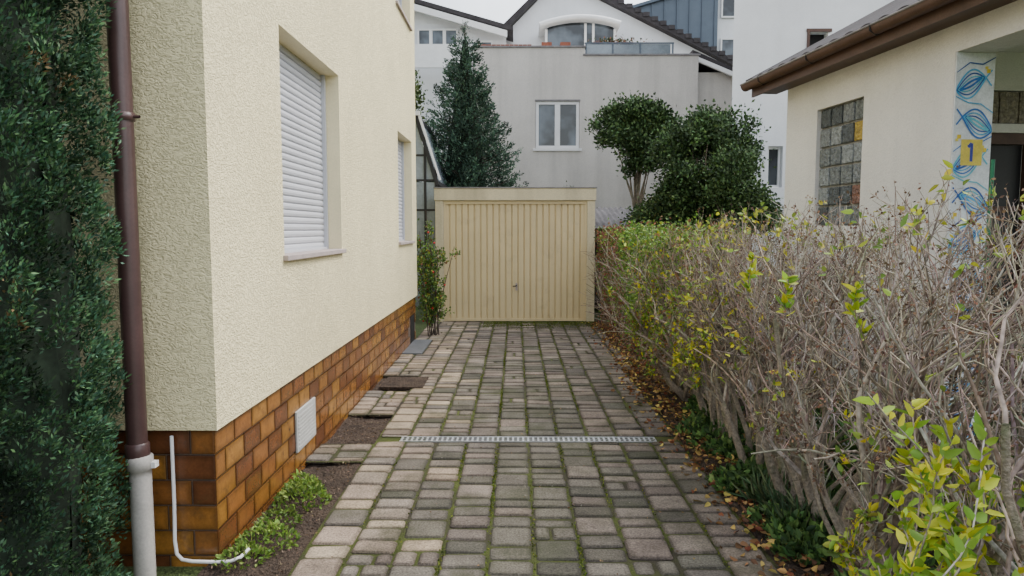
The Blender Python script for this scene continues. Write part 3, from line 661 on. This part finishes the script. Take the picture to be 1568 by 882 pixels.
L0=rng.uniform(.95,1.5,n0); L0=np.where(rad0>.03,rng.uniform(.5,.75,n0),L0)
P0=grow(base,dd,L0,8,.14,.04); R0=rad0[:,None]*np.linspace(1,.5,8)[None]
thick=rad0>.03
s,d_,r=spawn(P0[thick],R0[thick],int(thick.sum()*5),.6,.6,1); L=limit(s,d_,rng.uniform(.7,1.1,len(s))); Pt=grow(s,d_,L,8,.15,.05); Rt=(np.clip(r*.6,.010,.020)*rng.uniform(.8,1,len(s)))[:,None]*np.linspace(1,.45,8)[None]
Pm=np.concatenate([P0[~thick],Pt]); Rm=np.concatenate([R0[~thick],Rt])
s,d_,r=spawn(Pm,Rm,int(len(Pm)*3.4),.72,.45,1); L=limit(s,d_,rng.uniform(.45,.9,len(s))); P1=grow(s,d_,L,7,.17,.06); R1=(np.clip(r*.75,.006,.012)*rng.uniform(.7,1,len(s)))[:,None]*np.linspace(1,.5,7)[None]
s,d_,r=spawn(P1,R1,len(P1)*4,.75,.30,1); L=limit(s,d_,rng.uniform(.22,.5,len(s))); P2=grow(s,d_,L,5,.20,.08); R2=np.clip(r*.75,.003,.006)[:,None]*np.linspace(1,.55,5)[None]
s,d_,r=spawn(P2,R2,int(len(P2)*2.2),.8,.3,1); L=limit(s,d_,rng.uniform(.08,.26,len(s))); P3=grow(s,d_,L,4,.22,.12); R3=np.clip(r*.75,.0018,.0034)[:,None]*np.linspace(1,.6,4)[None]
tubes('thick_stems',[(P0,R0)],M_bark,hg,8)
tubes('branches',[(Pt,Rt),(P1,R1)],M_twig,hg,6,cols=TW)
tubes('twigs',[(P2,R2)],M_twig,hg,4,cols=TW)
tubes('fine_twigs',[(P3,R3)],M_twig,hg,3,cols=TW)
ti=rng.random(len(P3))<.6; E=P3[ti,-1]; n=len(E)
idx=np.repeat(np.arange(n),3); C=E[idx]+rng.normal(size=(len(idx),3))*.008; leaves('withered_tips',C,rng.normal(size=C.shape)+[0,0,.6],rng.uniform(.010,.026,len(C)),.012,palette(len(C),[(.15,.09,.06),(.24,.15,.09),(.10,.06,.045),(.19,.10,.06)]),M_litter,hg)
E=np.concatenate([P3[:,-1],P3[:,2],P2[:,3]]); yy=E[:,1]; xx=E[:,0]; zz=E[:,2]
pr=.02+.50*np.clip((yy-5.4)/1.6,0,1)+.32*np.clip((1.65-xx)/.25,0,1)*np.clip((yy-3.6)/2,0,1)+.5*((zz<.95)&(yy<2.95)&(xx<1.9))*1.0+.09*(zz>1.6)
pr*=.35+1.3*(np.sin(yy*9+zz*7)+np.sin(xx*13-zz*5)>0.3)
E=E[rng.random(len(E))<pr*.85]; n=len(E)
idx=np.repeat(np.arange(n),2); C=E[idx]+rng.normal(size=(len(idx),3))*.012
colr=palette(len(C),[(.42,.42,.03),(.25,.36,.05),(.58,.52,.035),(.15,.25,.04),(.34,.40,.05)])
far=(C[:,1]>6.0)&(rng.random(len(C))<.6); colr[far]=palette(int(far.sum()),[(.13,.23,.035),(.19,.30,.04),(.10,.17,.03),(.26,.13,.06)])
leaves('privet_leaves',C,rng.normal(size=C.shape)*.8+[-.2,0,.2],rng.uniform(.03,.06,len(C)),rng.uniform(.018,.030,len(C)),colr,M_leaf,hg,six=True)
# bright suckers nearest the camera
fs=[]
for i in range(24):
    y_=random.uniform(1.75,2.5); fs.append((y_*random.uniform(.53,.70),y_,random.uniform(.15,.80),random.uniform(.35,.6)))
fs+=[(1.36,4.1,1.35,.25),(1.38,3.6,1.25,.25),(1.5,3.0,1.25,.25)]
fs=np.array(fs); Pf=grow(fs[:,:3],rng.normal(size=(len(fs),3))*.3+[.1,0,1],fs[:,3],8,.12,.0); tubes('green_shoots',[(Pf,np.full(Pf.shape[:2],.0026))],M_twig,hg,5,cols=TW)
s,d_,r=spawn(Pf,np.full(Pf.shape[:2],.003),760,1.5,.05,1)
leaves('shoot_leaves',s,d_+rng.normal(size=s.shape)*.4+[0,-.2,.1],rng.uniform(.035,.078,len(s)),rng.uniform(.02,.038,len(s)),palette(len(s),[(.40,.46,.03),(.26,.42,.04),(.58,.58,.04),(.18,.32,.04)]),M_leaf,hg,six=True)

# ------------------------------------------------------------------ leafy hedge further back
lh=empty('leafy_hedge')
n=26000; y=rng.uniform(7.4,12.9,n); x=rng.uniform(1.42,2.5,n); z=rng.uniform(.0,1.0,n)**.8*1.72
face=rng.random(n)<.6; x=np.where(face,1.50+np.abs(rng.normal(size=n))*.12+.07*np.sin(y*5+z*4)-.0,x)
z=np.where(~face&(rng.random(n)<.6),1.62+rng.normal(size=n)*.08,z)
z+= .06*np.sin(y*3)
C=np.stack([x,y,z],-1)
g=palette(n,[(.10,.20,.03),(.15,.27,.04),(.07,.13,.03),(.22,.32,.05)]); rd=palette(n,[(.26,.085,.06),(.30,.13,.07),(.17,.07,.045),(.18,.11,.05)]); br=palette(n,[(.16,.085,.05),(.24,.11,.05),(.10,.06,.04)])
t=rng.random(n); isred=(y>10.0)&(t<.6); isbr=(z<.60)&(rng.random(n)<.65*(1-z/.65)+.25)
col=np.where(isred[:,None],rd,g); col=np.where(isbr[:,None],br,col)
keep=rng.random(n)<np.where(z<.6,.55,.9)
leaves('hedge_leaves',C[keep],(rng.normal(size=C.shape)+[-.3,-.2,0])[keep],rng.uniform(.03,.06,keep.sum()),.028,col[keep],M_leaf,lh)
bs=np.stack([rng.normal(size=110)*.12+1.9,rng.uniform(7.4,12.9,110),np.full(110,-.04)],-1); Pb=grow(bs,rng.normal(size=(110,3))*.25+[0,0,1],rng.uniform(1.2,1.7,110),7,.12,.03); Rb=np.full((110,1),.012)*np.linspace(1,.4,7)
s,d_,r=spawn(Pb,Rb,1500,.9,.1,1); Pc=grow(s,d_,rng.uniform(.2,.5,1500),4,.2,.05)
tubes('hedge_stems',[(Pb,Rb)],M_twig,lh,5,cols=TW); tubes('hedge_twigs',[(Pc,np.full(Pc.shape[:2],.0035))],M_twig,lh,3,cols=TW)

cr_=empty('climbing_rose'); n=11; bs=np.stack([rng.normal(size=n)*.07-1.40,rng.normal(size=n)*.1+11.5,np.zeros(n)],-1)
Pr=grow(bs,rng.normal(size=(n,3))*.07+[0,0,1],rng.uniform(1.4,2.1,n),9,.06,.06); Rr=np.full((n,1),.010)*np.linspace(1,.4,9); tubes('canes',[(Pr,Rr)],M_barkd,cr_,5)
s,d_,r=spawn(Pr,Rr,110,.9,.1,1); Pq=grow(s,d_,rng.uniform(.10,.24,110),4,.15,.0); tubes('side_shoots',[(Pq,np.full(Pq.shape[:2],.004))],M_barkd,cr_,3)
s,d_,r=spawn(Pq,np.full(Pq.shape[:2],.003),3000,1.2,.0,1); s=s+rng.normal(size=s.shape)*.03
leaves('rose_leaves',s,d_,rng.uniform(.035,.065,len(s)),.036,palette(len(s),[(.09,.17,.03),(.14,.22,.04),(.30,.30,.04),(.06,.12,.025),(.20,.07,.03)],[.35,.25,.08,.25,.07]),M_leaf,cr_)
for i in range(16):
    q=s[rng.integers(len(s))]; pipe('rose_hip',[(q[0],q[1]-.05,q[2]+dz) for dz in (-.018,-.010,0,.010,.017)],[.002,.015,.019,.014,.002],M_berry,cr_,8)

# ------------------------------------------------------------------ ground cover etc.
def clump_data(cx,cy,r,h,n,ll,cols,up=.8):
    a=rng.uniform(0,2*np.pi,n); q=np.sqrt(rng.random(n))*r; hz=h*(1-(q/r)**2)*rng.uniform(.2,1,n)
    C=np.stack([cx+q*np.cos(a),cy+q*np.sin(a),hz-.02],-1); D=np.stack([np.cos(a)*q/r,np.sin(a)*q/r,np.full(n,up)],-1)+rng.normal(size=(n,3))*.5
    return C,D,rng.uniform(.6,1.2,n)*ll,palette(n,cols)*rng.uniform(.7,1.25)
def clumps(name,lst,lw,mat=M_leafd,six=True):
    ds=[clump_data(*q) for q in lst]
    return leaves(name,*[np.concatenate([d[i] for d in ds]) for i in (0,1,2)],lw,np.concatenate([d[3] for d in ds]),mat,None,six)
GC=[(.055,.11,.03),(.075,.145,.04),(.035,.07,.024),(.12,.20,.05)]
clumps('ground_cover',[(1.50+rng.uniform(0,.55),rng.uniform(2.7,6.8),rng.uniform(.12,.22),rng.uniform(.08,.18),150,.06,GC) for i in range(38)],.036)
clumps('strap_leaf_plant',[(1.55+rng.uniform(0,.35),rng.uniform(3.8,5.2),.11,.09,90,.17,[(.06,.11,.05),(.08,.14,.06),(.12,.15,.07)],1.0) for i in range(5)],.016)
clumps('garden_low_shrub',[(2.35+rng.uniform(0,.9),rng.uniform(3,8),rng.uniform(.2,.35),rng.uniform(.2,.45),220,.07,GC+[(.14,.22,.05)]) for i in range(14)],.035)
LG=[(.12,.21,.03),(.17,.27,.04),(.09,.16,.03),(.21,.29,.06)]
clumps('bed_plant',[(-1.38,4.42,.17,.17,420,.035,LG),(-1.44,4.62,.12,.13,220,.035,LG)],.018,M_leaf)
clumps('bed_plant',[(-1.40,3.82,.17,.12,380,.03,LG),(-1.46,3.62,.13,.08,220,.03,LG),(-1.42,4.08,.13,.10,220,.03,LG),(-1.5,2.6,.18,.2,300,.05,LG)],.016,M_leaf)
n=9000; C=np.stack([rng.uniform(2.3,4,n),rng.uniform(2.5,8,n),np.full(n,-.04)],-1); C=C[(C[:,0]<2.48)|(C[:,0]>2.87)]; leaves('lawn_grass',C,rng.normal(size=C.shape)*.35+[0,0,1],rng.uniform(.05,.1,len(C)),.008,palette(len(C),[(.11,.18,.03),(.15,.23,.04),(.07,.12,.02)]),M_litter)
n=2800; y=rng.uniform(2.6,13,n); x=1.44+rng.normal(size=n)*.13+.12*(y>9); x=np.where(rng.random(n)<.35,1.37+rng.random(n)*.8,x)
C=np.stack([x,y,np.full(n,.006)+rng.random(n)*.012],-1); D=rng.normal(size=C.shape)*[1,1,.18]
leaves('fallen_leaves',C,D,rng.uniform(.025,.065,n),.032,palette(n,[(.20,.11,.05),(.28,.17,.07),(.12,.07,.04),(.40,.30,.09),(.16,.06,.03)]),M_litter,None,True)
n=420; C=np.stack([rng.uniform(-1.5,1.3,n),rng.uniform(2.6,13,n),np.full(n,.004)],-1); leaves('scattered_debris',C,rng.normal(size=C.shape)*[1,1,.1],rng.uniform(.008,.022,n),.009,palette(n,[(.16,.1,.05),(.25,.16,.08),(.08,.05,.03)]),M_litter)
n=900; C=np.stack([rng.uniform(-1.58,-1.18,n),rng.uniform(2.6,8.2,n),np.full(n,-.012)],-1); leaves('bed_debris',C,rng.normal(size=C.shape)*[1,1,.3],rng.uniform(.008,.03,n),.01,palette(n,[(.12,.08,.05),(.2,.15,.1),(.06,.04,.03)]),M_litter)
n=7000; x=rng.uniform(-.6,1.5,n); y=13.17-np.abs(rng.normal(size=n))*.4; C=np.stack([x,y,np.full(n,-.004)],-1); leaves('moss',C,rng.normal(size=C.shape)*.6+[0,0,1],rng.uniform(.01,.025,n),.014,palette(n,[(.10,.12,.02),(.07,.10,.02)]),M_litter)
